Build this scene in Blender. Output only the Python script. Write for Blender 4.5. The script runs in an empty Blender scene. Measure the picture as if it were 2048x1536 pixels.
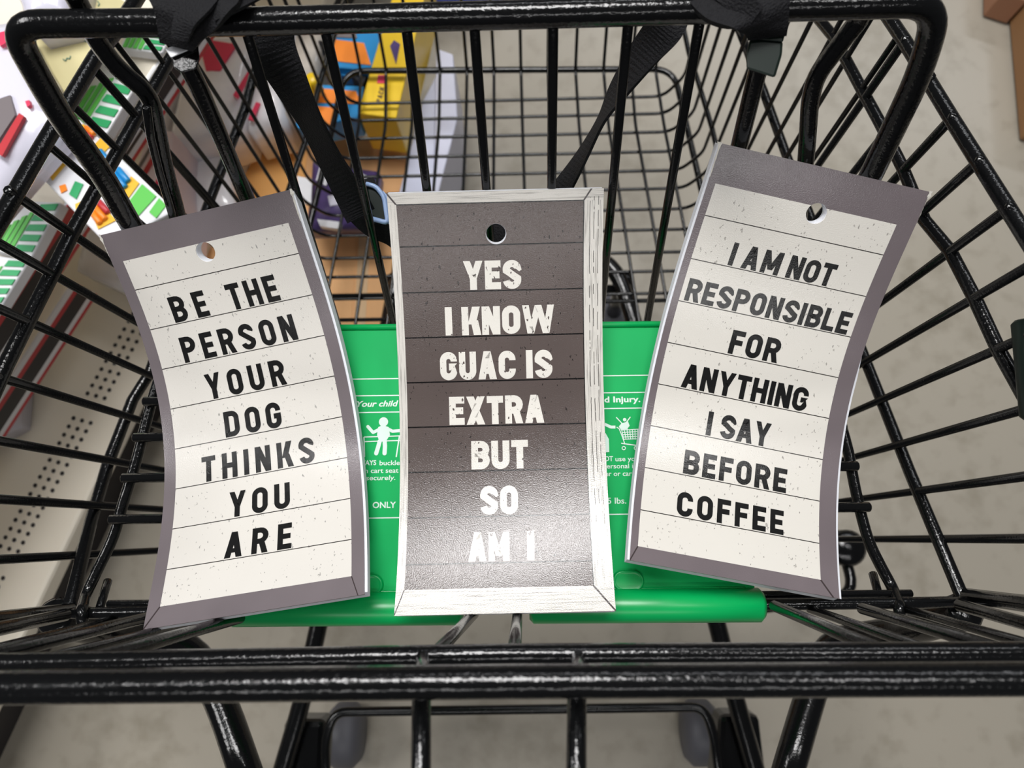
import bpy, bmesh, math, random
import numpy as np
from mathutils import Vector, Matrix
random.seed(4)
SC = bpy.context.scene
COL = SC.collection
# ------------------------------------------------------------------ camera
F, CX, CY, H = 1500., 1024., 768., 1.25
def nrm(a):
    a = np.array(a, float); return a/np.linalg.norm(a)
_d = nrm([1065-CX, -(1072-CY), -F])
_x = np.array([1, .015, 0.]); _x[2] = -(_x[0]*_d[0]+_x[1]*_d[1])/_d[2]; _x = nrm(_x)
_z = -_d; _y = np.cross(_z, _x)
R = np.array([_x, _y, _z]); O = np.array([0, 0, H])
cam = bpy.data.cameras.new('camera'); cam.lens = 36*F/2048; cam.sensor_width = 36; cam.clip_start = .01
co = bpy.data.objects.new('camera', cam); COL.objects.link(co)
M = Matrix([[*R[0], O[0]], [*R[1], O[1]], [*R[2], O[2]], [0, 0, 0, 1]]); co.matrix_world = M
SC.camera = co
cam.dof.use_dof = True; cam.dof.focus_distance = .455; cam.dof.aperture_fstop = 9.5
# ------------------------------------------------------------------ light
SC.view_settings.view_transform = 'Standard'; SC.view_settings.look = 'None'
SC.view_settings.exposure = -0.84; SC.view_settings.gamma = 1; SC.view_settings.use_curve_mapping = False
w = bpy.data.worlds.new('world'); SC.world = w; w.use_nodes = True
w.node_tree.nodes['Background'].inputs[0].default_value = (.93, .95, 1, 1)
w.node_tree.nodes['Background'].inputs[1].default_value = .13
def area(name, x, y, sx, sy, power, col=(1, .99, .98), rz=-27.):
    l = bpy.data.lights.new(name, 'AREA'); l.shape = 'RECTANGLE'; l.size = sx; l.size_y = sy; l.energy = power; l.color = col
    o = bpy.data.objects.new(name, l); COL.objects.link(o); o.location = (x, y, 3.25); o.rotation_euler = (0, 0, math.radians(rz))
area('fill_light', -.15, 1.12, 1.2, .72, 128)
area('fill_light', 1.18, .28, .72, .17, 15)
area('fill_light', -1.08, .72, .3, .2, 9)
area('fill_light', -2.7, .5, 1.1, 1.1, 95)  # unseen soft fill, added to brighten the shelf deck on the left
area('fill_light', .14, -1.98, 2.9, .24, 40, rz=-6.)
area('fill_light', 1.3, 3.4, 4., .30, 90, (.95, .97, 1))
# ------------------------------------------------------------------ projection helpers (photograph pixel + a real plane -> point)
def ray(u, v): return R@np.array([(u-CX)/F, -(v-CY)/F, -1.])
def atd(u, v, Z): return O+ray(u, v)*Z
def onz(u, v, z): r = ray(u, v); return O+r*(z-H)/r[2]
def onp(u, v, p0, nn): r = ray(u, v); return O+r*(np.dot(p0-O, nn)/np.dot(r, nn))
# ------------------------------------------------------------------ materials
def srgb(r, g, b):
    f = lambda c: ((c/255+.055)/1.055)**2.4 if c > 10 else c/255/12.92
    return (f(r), f(g), f(b), 1)
def newmat(name):
    m = bpy.data.materials.new(name); m.use_nodes = True
    nt = m.node_tree; return m, nt, nt.nodes['Principled BSDF']
def mat(name, col, rough=.5, metal=0, noise=0., nscale=40, bump=0., bscale=300, coat=0, spec=.5, stretch=None):
    m, nt, b = newmat(name)
    b.inputs['Base Color'].default_value = col; b.inputs['Roughness'].default_value = rough
    b.inputs['Metallic'].default_value = metal; b.inputs['Coat Weight'].default_value = coat
    b.inputs['Coat Roughness'].default_value = .12; b.inputs['Specular IOR Level'].default_value = spec
    tc = nt.nodes.new('ShaderNodeTexCoord'); mp = nt.nodes.new('ShaderNodeMapping')
    nt.links.new(tc.outputs['Object'], mp.inputs[0])
    if stretch: mp.inputs['Scale'].default_value = stretch
    if noise:
        t = nt.nodes.new('ShaderNodeTexNoise'); t.inputs['Scale'].default_value = nscale; t.inputs['Detail'].default_value = 5
        nt.links.new(mp.outputs[0], t.inputs['Vector'])
        r = nt.nodes.new('ShaderNodeMapRange'); r.inputs[1].default_value = .3; r.inputs[2].default_value = .7
        r.inputs[3].default_value = 1-noise; r.inputs[4].default_value = 1+noise
        nt.links.new(t.outputs[0], r.inputs[0])
        x = nt.nodes.new('ShaderNodeVectorMath'); x.operation = 'SCALE'; x.inputs[0].default_value = col[:3]
        nt.links.new(r.outputs[0], x.inputs['Scale']); nt.links.new(x.outputs[0], b.inputs['Base Color'])
    if bump:
        t = nt.nodes.new('ShaderNodeTexNoise'); t.inputs['Scale'].default_value = bscale; t.inputs['Detail'].default_value = 2
        nt.links.new(mp.outputs[0], t.inputs['Vector'])
        bp = nt.nodes.new('ShaderNodeBump'); bp.inputs['Strength'].default_value = bump; bp.inputs['Distance'].default_value = .001
        nt.links.new(t.outputs[0], bp.inputs['Height']); nt.links.new(bp.outputs[0], b.inputs['Normal'])
    return m
BLACK = mat('black_powder_coat', (.0035, .0037, .004, 1), .15, bump=.15, bscale=520, spec=.42)
BLACKT = mat('black_powder_coat_coarse', (.0035, .0037, .004, 1), .16, bump=.24, bscale=430, spec=.42)
GREEN = mat('green_plastic', srgb(0, 166, 86), .32, bump=.03, bscale=200, noise=.03, nscale=30)
WHITE_INK = mat('white_ink', srgb(222, 240, 232), .4)
WEB = mat('black_webbing', (.006, .006, .0075, 1), .75, bump=.9, bscale=900, spec=.25)
BPLAS = mat('black_plastic', (.006, .012, .009, 1), .4, spec=.22)
CHROME = mat('buckle_metal', (.72, .73, .76, 1), .35, metal=.5)
BLUE_REFL = mat('pale_blue_reflection', srgb(150, 175, 215), .3)  # light reflected in the black buckle, put into a pale blue colour
PAPER = mat('white_paper', srgb(228, 230, 236), .7)
# concrete floor
m, nt, b = newmat('polished_concrete'); FLOOR = m
tc = nt.nodes.new('ShaderNodeTexCoord')
n1 = nt.nodes.new('ShaderNodeTexNoise'); n1.inputs['Scale'].default_value = 4; n1.inputs['Detail'].default_value = 8
n2 = nt.nodes.new('ShaderNodeTexNoise'); n2.inputs['Scale'].default_value = 30; n2.inputs['Detail'].default_value = 6
mx = nt.nodes.new('ShaderNodeMath'); mx.operation = 'ADD'
rp = nt.nodes.new('ShaderNodeValToRGB')
rp.color_ramp.elements[0].position = .55; rp.color_ramp.elements[0].color = srgb(134, 127, 112)
rp.color_ramp.elements[1].position = 1.0; rp.color_ramp.elements[1].color = srgb(162, 155, 142)
for q in (n1, n2): nt.links.new(tc.outputs['Object'], q.inputs['Vector'])
nt.links.new(n1.outputs[0], mx.inputs[0]); nt.links.new(n2.outputs[0], mx.inputs[1])
nt.links.new(mx.outputs[0], rp.inputs[0]); nt.links.new(rp.outputs[0], b.inputs['Base Color'])
b.inputs['Roughness'].default_value = .3
# ------------------------------------------------------------------ mesh helpers
def link(name, me, material, parent=None, smooth=True):
    if material: me.materials.append(material)
    if smooth:
        for p in me.polygons: p.use_smooth = True
    o = bpy.data.objects.new(name, me); COL.objects.link(o)
    if parent is not None:
        o.parent = parent; o.matrix_parent_inverse = parent.matrix_basis.inverted()
    return o
def mesh(name, V, Fc, material, parent=None, smooth=False):
    me = bpy.data.meshes.new(name); me.from_pydata([tuple(map(float, v)) for v in V], [], Fc); me.update()
    return link(name, me, material, parent, smooth)
def thing(name, label, cat, loc=(0, 0, 0), group=None):
    o = bpy.data.objects.new(name, None); COL.objects.link(o); o.location = loc; o.empty_display_size = .05
    o['label'] = label; o['category'] = cat
    if group: o['group'] = group
    return o
def tag(o, label, cat, group=None):
    o['label'] = label; o['category'] = cat
    if group: o['group'] = group
    return o
def rnd(pts, rad, n=6):
    pts = [np.array(p, float) for p in pts]; out = [pts[0]]
    for i in range(1, len(pts)-1):
        a, b, c = pts[i-1], pts[i], pts[i+1]
        la, lc = np.linalg.norm(a-b), np.linalg.norm(c-b); r = min(rad, la*.48, lc*.48)
        p0 = b+(a-b)/la*r; p1 = b+(c-b)/lc*r
        for k in range(n+1):
            t = k/n; out.append((1-t)**2*p0+2*t*(1-t)*b+t*t*p1)
    out.append(pts[-1]); return out
def tubegeo(pts, r, segs=10):
    P = [np.array(p, float) for p in pts]; V = []; Fc = []
    T = []
    for i in range(len(P)):
        a = P[max(i-1, 0)]; c = P[min(i+1, len(P)-1)]; T.append(nrm(c-a))
    up = np.array([0, 0, 1.]) if abs(T[0][2]) < .9 else np.array([1., 0, 0])
    N = nrm(np.cross(np.cross(T[0], up), T[0]))
    rr = r if hasattr(r, '__len__') else [r]*len(P)
    rings = []
    def ring(p, N, B, rad):
        i0 = len(V)
        for k in range(segs):
            a = 2*math.pi*k/segs; V.append(p+rad*(math.cos(a)*N+math.sin(a)*B))
        rings.append(i0)
    for i, p in enumerate(P):
        N = nrm(N-np.dot(N, T[i])*T[i]); B = np.cross(T[i], N)
        if i == 0: ring(p-T[i]*rr[0]*.25, N, B, rr[0]*.75)
        ring(p, N, B, rr[i])
        if i == len(P)-1: ring(p+T[i]*rr[-1]*.25, N, B, rr[-1]*.75)
    for a, b in zip(rings, rings[1:]):
        for k in range(segs): Fc.append((a+k, a+(k+1) % segs, b+(k+1) % segs, b+k))
    Fc.append(tuple(rings[0]+k for k in reversed(range(segs)))); Fc.append(tuple(rings[-1]+k for k in range(segs)))
    return V, Fc
def tube(name, pts, r, material, parent=None, segs=10, fil=0, n=6):
    if fil: pts = rnd(pts, fil, n)
    V, Fc = tubegeo(pts, r, segs); return mesh(name, V, Fc, material, parent, True)
def prism(name, top, dvec, material, parent=None, bev=0):
    top = [np.array(p, float) for p in top]; n = len(top)
    V = top+[p+np.array(dvec) for p in top]
    Fc = [tuple(range(n)), tuple(range(2*n-1, n-1, -1))]+[(i, i+n, (i+1) % n+n, (i+1) % n) for i in range(n)]
    o = mesh(name, V, Fc, material, parent)
    bm = bmesh.new(); bm.from_mesh(o.data); bmesh.ops.recalc_face_normals(bm, faces=bm.faces)
    if bev: bmesh.ops.bevel(bm, geom=bm.edges[:], offset=bev, segments=2, profile=.5, affect='EDGES')
    bm.to_mesh(o.data); bm.free()
    return o
def pz(quad, z): return [onz(u, v, z) for u, v in quad]
# ------------------------------------------------------------------ floor
fl = mesh('floor', [(-3, -2, 0), (3, -2, 0), (3, 4, 0), (-3, 4, 0)], [(0, 1, 2, 3)], FLOOR); fl['kind'] = 'structure'

# ================================================================== shopping cart
cart = thing('shopping_cart', 'black wire shopping cart with fold-out child seat and green plastic seat flap', 'shopping cart', (0, .2, 0))
ZB = .316; K = 1.42
def wall(a, b, vp):
    A = onz(*a, ZB); B = onz(*b, ZB); dd = nrm(ray(*vp)); return A, nrm(np.cross(B-A, dd)), dd
WR = wall((1350, 150), (1400, 366), (1120, 1080))
WL = wall((686, 150), (640, 366), (1010, 1063))
def onw(Wl, pts): return [onp(u, v, Wl[0], Wl[1]) for u, v in pts]
rimR = onw(WR, [(1750, -5), (1810, 84), (1904, 239), (2017, 419), (2235, 767), (2430, 1076)])
rimL = onw(WL, [(240, 50), (191, 116), (89, 287), (0, 441), (-200, 780), (-380, 1100)])
def line_at_y(P, y):
    a, b = (P[0], P[-1])
    for i in range(len(P)-1):
        if (P[i][1]-y)*(P[i+1][1]-y) <= 0: a, b = P[i], P[i+1]; break
    else:
        a, b = (P[0], P[2]) if y > P[0][1] else (P[-3], P[-1])
    t = (y-a[1])/(b[1]-a[1]); return a+(b-a)*t
extR = [line_at_y(rimR, .56*K)]+rimR; extL = [line_at_y(rimL, .56*K)]+rimL
tube('rim_rod', extR, .0031*K, BLACKT, cart); tube('rim_rod', extL, .0036*K, BLACKT, cart)
tube('rim_rod', [extL[0], extR[0]], .0045, BLACK, cart)
def rail(name, Wl, pts, r, z=None, m=BLACKT, **k):
    tube(name, onw(Wl, pts), r*K, m, cart, **k)
# side rails
rail('side_rail', WR, [(1600, -40), (1637, 38), (1668, 75), (1723, 178), (1760, 246), (1805, 335), (1849, 441), (1900, 502), (1951, 600), (1998, 702), (2050, 795), (2200, 1090)], .0029)
rail('side_rail', WL, [(395, 20), (335, 126), (239, 297), (146, 463), (105, 546), (61, 632), (12, 730), (-150, 1080)], .0034)
rail('side_rail', WR, [(1350, 0), (1366, 51), (1378, 107), (1395, 159), (1424, 256), (1432, 290), (1500, 560)], .0022, m=BLACK)
rail('side_rail', WL, [(690, 0), (674, 51), (640, 165), (608, 290), (586, 355), (520, 560)], .0026, m=BLACK)
tube('side_rail', [atd(*p) for p in ((1475, 50, .78), (1528, 185, .745), (1572, 308, .71), (1728, 713, .612), (1822, 950, .56), (1925, 1195, .49))], .0044, BLACKT, cart)
tube('side_rail', [atd(*p) for p in ((548, 50, .80), (506, 154, .775), (489, 219, .76), (417, 407, .715), (300, 745, .645), (265, 800, .635), (215, 930, .61), (180, 1050, .58), (140, 1215, .50))], .0048, BLACKT, cart)
# basket floor frame and wires
fr = rnd([onz(1470, 700, ZB), onz(1400, 366, ZB), onz(1347, 138, ZB), onz(690, 142, ZB), onz(640, 366, ZB), onz(560, 700, ZB)], .03, 6)
tube('floor_frame', fr, .0043, BLACK, cart, segs=8)
X1 = [721, 772, 826, 880, 934, 988, 1042, 1096, 1151, 1207, 1262, 1311]
X2 = [718, 771, 824, 878, 932, 988, 1045, 1101, 1158, 1217, 1271, 1328]
X3 = [645, 712, 775, 845, 915, 985, 1057, 1125, 1200, 1278, 1340, 1405]
wf = -nrm(ray(1078, 1850))
for a, b, c in zip(X1, X2, X3):
    p = onz(a, 140, ZB+.004)
    tube('floor_wire', rnd([p+wf*.45, p, onz(b, 250, ZB+.004), onz(c, 640, ZB+.004), onz(c+(c-b)*.5, 840, ZB+.004)], .01, 3), .0022, BLACK, cart, segs=6)
for k in range(1, 6):
    c0 = onz(690, 142, ZB)+wf*k*.078; c1 = onz(1347, 138, ZB)+wf*k*.078
    tube('front_wire', [c0, c1], .0026, BLACK, cart, segs=6)
railR = [onz(1347, 138, ZB), onz(1400, 366, ZB), onz(1470, 700, ZB)]
railL = [onz(690, 142, ZB), onz(640, 366, ZB), onz(560, 700, ZB)]
ys = [onz(1020, v, ZB)[1] for v in (197, 231, 268, 307, 345, 381, 422, 463, 508, 546, 590)]
for y in ys:
    bl = line_at_y(railL, y); br = line_at_y(railR, y); tl = line_at_y(extL, y); tr = line_at_y(extR, y)
    tube('basket_wire', rnd([tl, bl+[.001, 0, .042], bl+[.022, 0, -.004], br+[-.022, 0, -.004], br+[-.001, 0, .042], tr], .016, 4), .0022, BLACK, cart, segs=6)
tipsR = [(1810, 84), (1859, 159), (1904, 239), (1958, 325), (2017, 419), (2081, 521), (2151, 632), (2235, 767), (2328, 915), (2430, 1076)]
for u, v in tipsR:
    p = onp(u, v, WR[0], WR[1]); L_ = (p[2]-ZB)/-WR[2][2]
    o_ = nrm([1, 0, 0])*.0032
    tube('side_wire', [p+[-.001, 0, .004], p+WR[2]*L_-o_*.5, p+WR[2]*L_+[-.2, 0, -.001]], .0029 if v > 60 else .0024, BLACK, cart, segs=8)
# left tips from the photograph (on the rim) ; lower ones follow the lines seen crossing the frame's left edge
tipsL = [(188, 138), (140, 208), (90, 287), (22, 386)]
def lcross(v0, u1, v1):   # intersection of the rim line with a wire line through (0,v0),(u1,v1)
    sl = (v1-v0)/u1; rs = (780-441)/(-200.); x = (v0-441)/(rs-sl); return (x, v0+sl*x)
tipsL += [lcross(490, 283, 651), lcross(622, 304, 765), lcross(757, 284, 846), lcross(882, 258, 928), lcross(1001, 240, 1018), lcross(1119, 307, 1102)]
for u, v in tipsL:
    p = onp(u, v, WL[0], WL[1]); L_ = (p[2]-ZB)/-WL[2][2]
    tube('side_wire', [p+[.001, 0, .004], p+WL[2]*L_, p+WL[2]*L_+[.2, 0, -.001]], .0031 if v > 300 else .0026, BLACK, cart, segs=8)
# seat back: plane through the top bar
wdir = nrm(ray(1087, 1800)); S0 = atd(1024, 32, .36); SN = nrm(np.cross(np.array([1., 0, 0]), wdir))
def ons(pts, off=0.): return [onp(u, v, S0+nrm([0, .92, -.39])*off, SN) for u, v in pts]
back = thing
fo = ons([(330, 560), (285, 440), (172, 262), (104, 165), (46, 72)])+ons([(1860, 8), (1838, 140), (1735, 360), (1680, 470)])
fo = ons([(310, 530), (256, 440), (203, 345), (128, 243), (85, 171), (19, 48), (420, 45), (1024, 30), (1878, 5), (1845, 135), (1745, 345), (1680, 470)])
tube('seat_back_frame', rnd(fo, .02, 8), .0066, BLACKT, cart, segs=20)
for side, pts in ((-1, [(150, -40), (172, 35), (190, 76), (234, 137), (300, 188), (317, 273), (331, 342), (355, 424), (375, 540)]), (1, [(1740, -40), (1718, 40), (1700, 62), (1632, 152), (1620, 200), (1612, 320), (1590, 520)])):
    P = ons(pts, .014); P[0] = P[0]+np.array([0, .0, .02])
    tube('hinge_tube', rnd(P, .014, 6), .0049, BLACKT, cart, segs=14)
tube('hinge_rod', ons([(293, 214), (301, 273), (318, 342), (343, 424), (365, 540)], .003), .0024, BLACKT, cart)
tube('seat_back_upright', ons([(335, 50), (374, 128), (396, 171), (441, 273), (530, 480)], .013), [.0052, .0052, .005, .0047, .0047], BLACK, cart, segs=14)
tube('seat_back_upright', ons([(1540, 50), (1513, 150), (1483, 273), (1430, 490)], .015), .0050, BLACK, cart, segs=14)
for a, b in (((492, 60), (688, 690)), ((648, 50), (797, 690)), ((812, 50), (893, 690)), ((948, 45), (996, 690)), ((1106, 45), (1101, 690)), ((1257, 40), (1196, 690)), ((1400, 40), (1286, 690))):
    p, q = ons([a, b], .002); tube('seat_back_wire', [p, q], .0027, BLACK, cart, segs=10)
tube('seat_back_crossbar', ons([(560, 672), (1400, 672)], .006), .003, BLACK, cart)

# child seat: cross rods, side tubes, front bar
ZS = .758
for vl, ul, vr, ur in ((803, 289, 781, 1672), (875, 269, 854, 1690), (956, 246, 932, 1714), (1039, 221, 1014, 1738)):
    tube('seat_cross_rod', [onz(ul, vl, ZS-.007), onz(ur, vr, ZS-.007)], .0033, BLACKT, cart, segs=12)
Zt = ZS-.0145
tube('seat_side_tube', rnd([onz(u, v, Zt) for u, v in ((1640, 700), (1697, 902), (1707, 962), (1722, 1029), (1737, 1083), (1759, 1128), (1786, 1177))]+[onz(1800, 1215, Zt+.02), onz(1797, 1240, Zt+.018)], .02, 4), .0036, BLACKT, cart, segs=14)
tube('seat_side_tube', rnd([onz(u, v, Zt) for u, v in ((340, 700), (310, 778), (292, 846), (269, 937), (246, 1006), (228, 1074), (196, 1138), (171, 1190))]+[onz(163, 1222, Zt+.02), onz(165, 1248, Zt+.018)], .02, 4), .0036, BLACKT, cart, segs=14)
tube('seat_stub', [onz(1746, 1148, Zt-.012), onz(1760, 1200, Zt+.004)], .0028, BLACK, cart)
tube('seat_stub', [onz(216, 1162, Zt-.012), onz(200, 1215, Zt+.004)], .0028, BLACK, cart)
bar_front = [atd(1934, 1204, .478), onz(1800, 1206, ZS), onz(1523, 1209, ZS), onz(1024, 1214, ZS), onz(465, 1221, ZS), onz(200, 1226, ZS), atd(90, 1228, .49)]
tube('seat_front_bar', bar_front, .0037, BLACKT, cart, segs=14)
tube('seat_rear_bar', [onz(1822, 1187, ZS-.008), onz(1500, 1190, ZS-.008), onz(480, 1206, ZS-.008), onz(217, 1208, ZS-.008)], .0026, BLACKT, cart, segs=10)
# rear gate verticals up to the handle
def post(p, q, r, m=BLACKT): tube('rear_gate_wire', [atd(*p), atd(*q)], r, m, cart, segs=12)
post((1035, 1228, .458), (1028, 1305, .322), .0031); post((948, 1228, .458), (868, 1310, .322), .0031)
post((1549, 1212, .45), (1765, 1302, .322), .0033); post((1724, 1217, .445), (1995, 1297, .322), .0033); post((1919, 1210, .44), (2240, 1300, .32), .0036)
post((1620, 1218, .47), (1875, 1305, .335), .0026); post((1800, 1215, .47), (2100, 1300, .335), .0026)
post((480, 1236, .46), (190, 1318, .322), .0034); post((292, 1236, .455), (-60, 1322, .322), .0034); post((130, 1230, .45), (-160, 1290, .32), .0038)
post((395, 1242, .48), (60, 1325, .335), .0026); post((230, 1238, .48), (-90, 1318, .335), .0026)
tube('corner_post', [atd(1935, 1192, .485), atd(2300, 1240, .35)], .005, BLACK, cart, segs=12)
tube('corner_post', [atd(140, 1222, .49), atd(-250, 1270, .35)], .005, BLACK, cart, segs=12)
tube('handle_rail', [atd(-330, 1332, .322), atd(0, 1326, .322), atd(1024, 1308, .32), atd(2048, 1304, .318), atd(2380, 1304, .318)], .0044, BLACKT, cart, segs=16)
tube('handle_bar', [atd(-300, 1380, .272), atd(0, 1375, .272), atd(1024, 1363, .272), atd(2048, 1358, .272), atd(2350, 1358, .272)], .0061, BLACKT, cart, segs=20)
for u in (845, 1156):
    tube('handle_spacer', [atd(u, 1316, .315), atd(u, 1352, .283)], .003, BLACKT, cart)
    tube('handle_strut', [atd(u-2, 1360, .29), atd(u-4, 1640, .262)], .0037, BLACKT, cart, segs=12)
tube('handle_crossbar', [atd(500, 1645, .262), atd(1500, 1640, .262)], .004, BLACK, cart, segs=12)
# chassis
ZC_ = .25
tube('chassis_tube', rnd([atd(110, 1232, .50), atd(230, 1268, .58), atd(385, 1290, .62), atd(444, 1405, .60), atd(500, 1570, .57), onz(545, 1680, ZC_)], .03), .0125, BLACK, cart, segs=16)
tube('chassis_tube', rnd([atd(1930, 1222, .49), atd(1800, 1265, .57), atd(1655, 1284, .62), atd(1618, 1400, .60), atd(1568, 1570, .57), onz(1535, 1680, ZC_)], .03), .0120, BLACK, cart, segs=16)
ZC = .25
cp = [onz(u, v, ZC) for u, v in ((545, 1690), (548, 1600), (565, 1536), (604, 1405), (637, 1250), (775, 660), (800, 520), (1222, 505), (1272, 655), (1435, 1250), (1471, 1400), (1510, 1536), (1528, 1600), (1535, 1690))]
tube('chassis_frame', rnd(cp, .06, 8), .0115, BLACK, cart, segs=14)
tube('lower_rack', rnd([onz(u, v, ZC+.02) for u, v in ((655, 1660), (650, 1480), (668, 1424), (1408, 1414), (1428, 1470), (1450, 1660))], .03, 6), .0058, BLACK, cart, segs=12)
tube('lower_rack_rod', [onz(800, 515, ZC-.005), onz(780, 645, ZC-.03)], .009, BLACK, cart)
tube('lower_rack_rod', [onz(790, 590, ZC-.012), onz(1266, 578, ZC-.012)], .007, BLACK, cart)
RUB = mat('caster_rubber', srgb(92, 92, 98), .5)
for u0, u1, v0 in ((566, 650, 1440), (1440, 1520, 1430)):
    q = pz([(u0, v0), (u1, v0), (u1+20*(1 if u0 > 1000 else -.4), 1600), (u0-12, 1600)], ZC-.015)
    br = prism('caster_bracket', q, (0, 0, -.05), BLACK, cart, bev=.008)
    c = (q[0]+q[1]+q[2]+q[3])/4; c[2] = .05; c[1] -= .015; c[0] += .012 if u0 < 1000 else -.012
    V, Fc = tubegeo([c-[.013, 0, 0], c+[.013, 0, 0]], .046, 24); wo = mesh('caster_wheel', V, Fc, RUB, cart, True)
for u, v in ((790, 560), (1250, 560)):
    c = onz(u, v, ZC); c[2] = .052
    V, Fc = tubegeo([c-[.012, 0, 0], c+[.012, 0, 0]], .05, 24); mesh('caster_wheel', V, Fc, RUB, cart, True)
    tube('caster_fork', [c+[0, 0, .02], c+[0, 0, .2]], .012, BLACK, cart)
c = onz(1697, 1096, ZC+.01); V, Fc = tubegeo([c, c-[0, 0, .03]], .023, 20); mesh('corner_bumper', V, Fc, BLACK, cart, True)
tube('bumper_stem', [c-[0, 0, .02], onz(1712, 1190, ZC), onz(1428, 1230, ZC)], .007, BLACK, cart, fil=.03)
bp_ = onp(2055, 722, WR[0], WR[1]); tube('corner_bumper', [bp_+[0, .02, .004], bp_-[0, .03, 0]], .0075, BPLAS, cart, segs=14)

# green seat flap
flap_q = [onz(528, 655, ZS), onz(1455, 645, ZS), onz(1512, 1195, ZS), onz(470, 1205, ZS)]
GREENM = mat('green_plastic_satin', srgb(0, 176, 94), .6, noise=.03, nscale=30, spec=.25)
flap = prism('seat_flap', flap_q, (0, 0, -.0035), GREENM, cart, bev=.001)
flap['label'] = 'green plastic seat flap with printed warnings'
tube('flap_lip', [onz(530, 657, ZS), onz(1453, 647, ZS)], .0022, GREEN, flap, segs=10)
def roll(a, b):
    c0 = onz(*a, ZS+.001); c1 = onz(*b, ZS+.001)
    tube('flap_roll', [c0, c1], .0105, GREEN, flap, segs=28)
roll((470, 1220), (918, 1216)); roll((1067, 1213), (1518, 1210))
tube('flap_ridge', [onz(480, 1186, ZS), onz(918, 1182, ZS)], .0012, GREEN, flap); tube('flap_ridge', [onz(1067, 1179, ZS), onz(1488, 1176, ZS)], .0012, GREEN, flap)
def pad(u, v, w_, h_):
    c = onz(u, v, ZS); V = []; Fc = []; n = 28
    k = .488/1500
    for lev, (sc, dz) in enumerate(((1.12, 0), (1.05, .0018), (.9, .0024), (.78, .0018), (.7, .0017))):
        for i in range(n):
            a = 2*math.pi*i/n; ex = (w_-h_)/2*k*(1 if math.cos(a) > 0 else -1)
            V.append(c+np.array([ex+h_/2*k*sc*math.cos(a), h_/2*k*sc*math.sin(a), dz]))
    for l in range(4):
        for i in range(n): Fc.append((l*n+i, l*n+(i+1) % n, (l+1)*n+(i+1) % n, (l+1)*n+i))
    Fc.append(tuple(4*n+i for i in range(n))); mesh('flap_pad', V, Fc, GREEN, flap, True)
pad(1256, 1162, 58, 38); pad(736, 1170, 58, 38)
# printed warning on the flap
ZI = ZS+.00025
def seg(p, q, wpx, name=None):
    a = onz(*p, ZI); b = onz(*q, ZI); d_ = nrm(b-a); s_ = np.array([-d_[1], d_[0], 0])*wpx*.5*.49/1500
    return [a-s_, b-s_, b+s_, a+s_]
def inkquads(name, quads, extra=()):
    V = []; Fc = []
    for n_, q in enumerate(list(quads)+list(extra)):
        i = len(V); V += [p+np.array([0, 0, 6e-6*n_]) for p in q]; Fc.append(tuple(range(i, i+len(q))))
    o = mesh(name, V, Fc, WHITE_INK, flap); return o
def disc(u, v, r, n=20): 
    c = onz(u, v, ZI); return [c+np.array([math.cos(a), math.sin(a), 0])*r*.49/1500 for a in [2*math.pi*i/n for i in range(n)]]
def pl(pts, w_, cl=False):
    out = [seg(a, b, w_) for a, b in zip(pts, pts[1:])]+[disc(*p, w_/2, 10) for p in pts[1:-1]]
    return out
inkquads('printed_line', [seg((690, 758.5), (1298, 750.4), 2.2)]); inkquads('printed_line', [seg((690, 792), (1296, 784.6), 2.2)])
inkquads('printed_line', [seg((700, 825.5), (1293, 815.8), 2.2)]); inkquads('printed_line', [seg((720, 1036.5), (1275, 1028), 2.2)])
inkquads('printed_line', [seg((1298, 750.4), (1302, 766), 2.2), seg((1302, 766), (1330, 1027), 2.2)])
def zz(x, y, ox=660): return (x/2.4+ox, y/2.4+620)
P_ = lambda *a: [zz(x, y) for x, y in a]
inkquads('buckled_child_symbol', pl([zz(182, 560), zz(207, 588), zz(238, 572)], 6.5)+pl([zz(280, 572), zz(300, 582), zz(345, 578)], 6.5)
    + pl([zz(240, 625), zz(232, 655), zz(222, 687)], 8.5)+pl([zz(262, 625), zz(264, 655), zz(262, 687)], 8.5)
    + [seg(zz(163, 610), zz(345, 604), 2.2), seg(zz(163, 632), zz(345, 626), 2.2), seg(zz(163, 610), zz(166, 706), 2.6), seg(zz(333, 606), zz(318, 706), 2.6)],
    [disc(*zz(257, 537), 9.5), disc(*zz(222, 688), 4.2), disc(*zz(262, 688), 4.2), disc(*zz(182, 560), 3.3),
     [onz(*zz(232, 562), ZI), onz(*zz(226, 600), ZI), onz(*zz(236, 628), ZI), onz(*zz(270, 628), ZI), onz(*zz(288, 600), ZI), onz(*zz(282, 562), ZI), onz(*zz(262, 556), ZI), onz(*zz(246, 556), ZI)]])
Z2 = lambda x, y: zz(x, y, 1180)
q = pl([Z2(70, 548), Z2(100, 562), Z2(122, 562)], 6)+pl([Z2(128, 562), Z2(140, 570), Z2(152, 600), Z2(168, 645)], 1.8)+[seg(Z2(126, 515), Z2(182, 575), 2), seg(Z2(194, 513), Z2(148, 575), 2), seg(Z2(150, 640), Z2(238, 652), 2.2)]
for i in range(7): q.append(seg(Z2(152+i*12.8, 576-i*.8), Z2(162+i*11, 622), 1.7))
for j in range(5): q.append(seg(Z2(152+j*2.5, 577+j*11), Z2(232-j*2, 572+j*11.5), 1.7))
def ringq(u, v, r, w_): return [seg((u+r*math.cos(a), v+r*math.sin(a)), (u+r*math.cos(a+.45), v+r*math.sin(a+.45)), w_) for a in [k*math.pi/8 for k in range(16)]]
q += ringq(*Z2(162, 663), 3.4, 1.6)+ringq(*Z2(220, 663), 3.4, 1.6)
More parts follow.
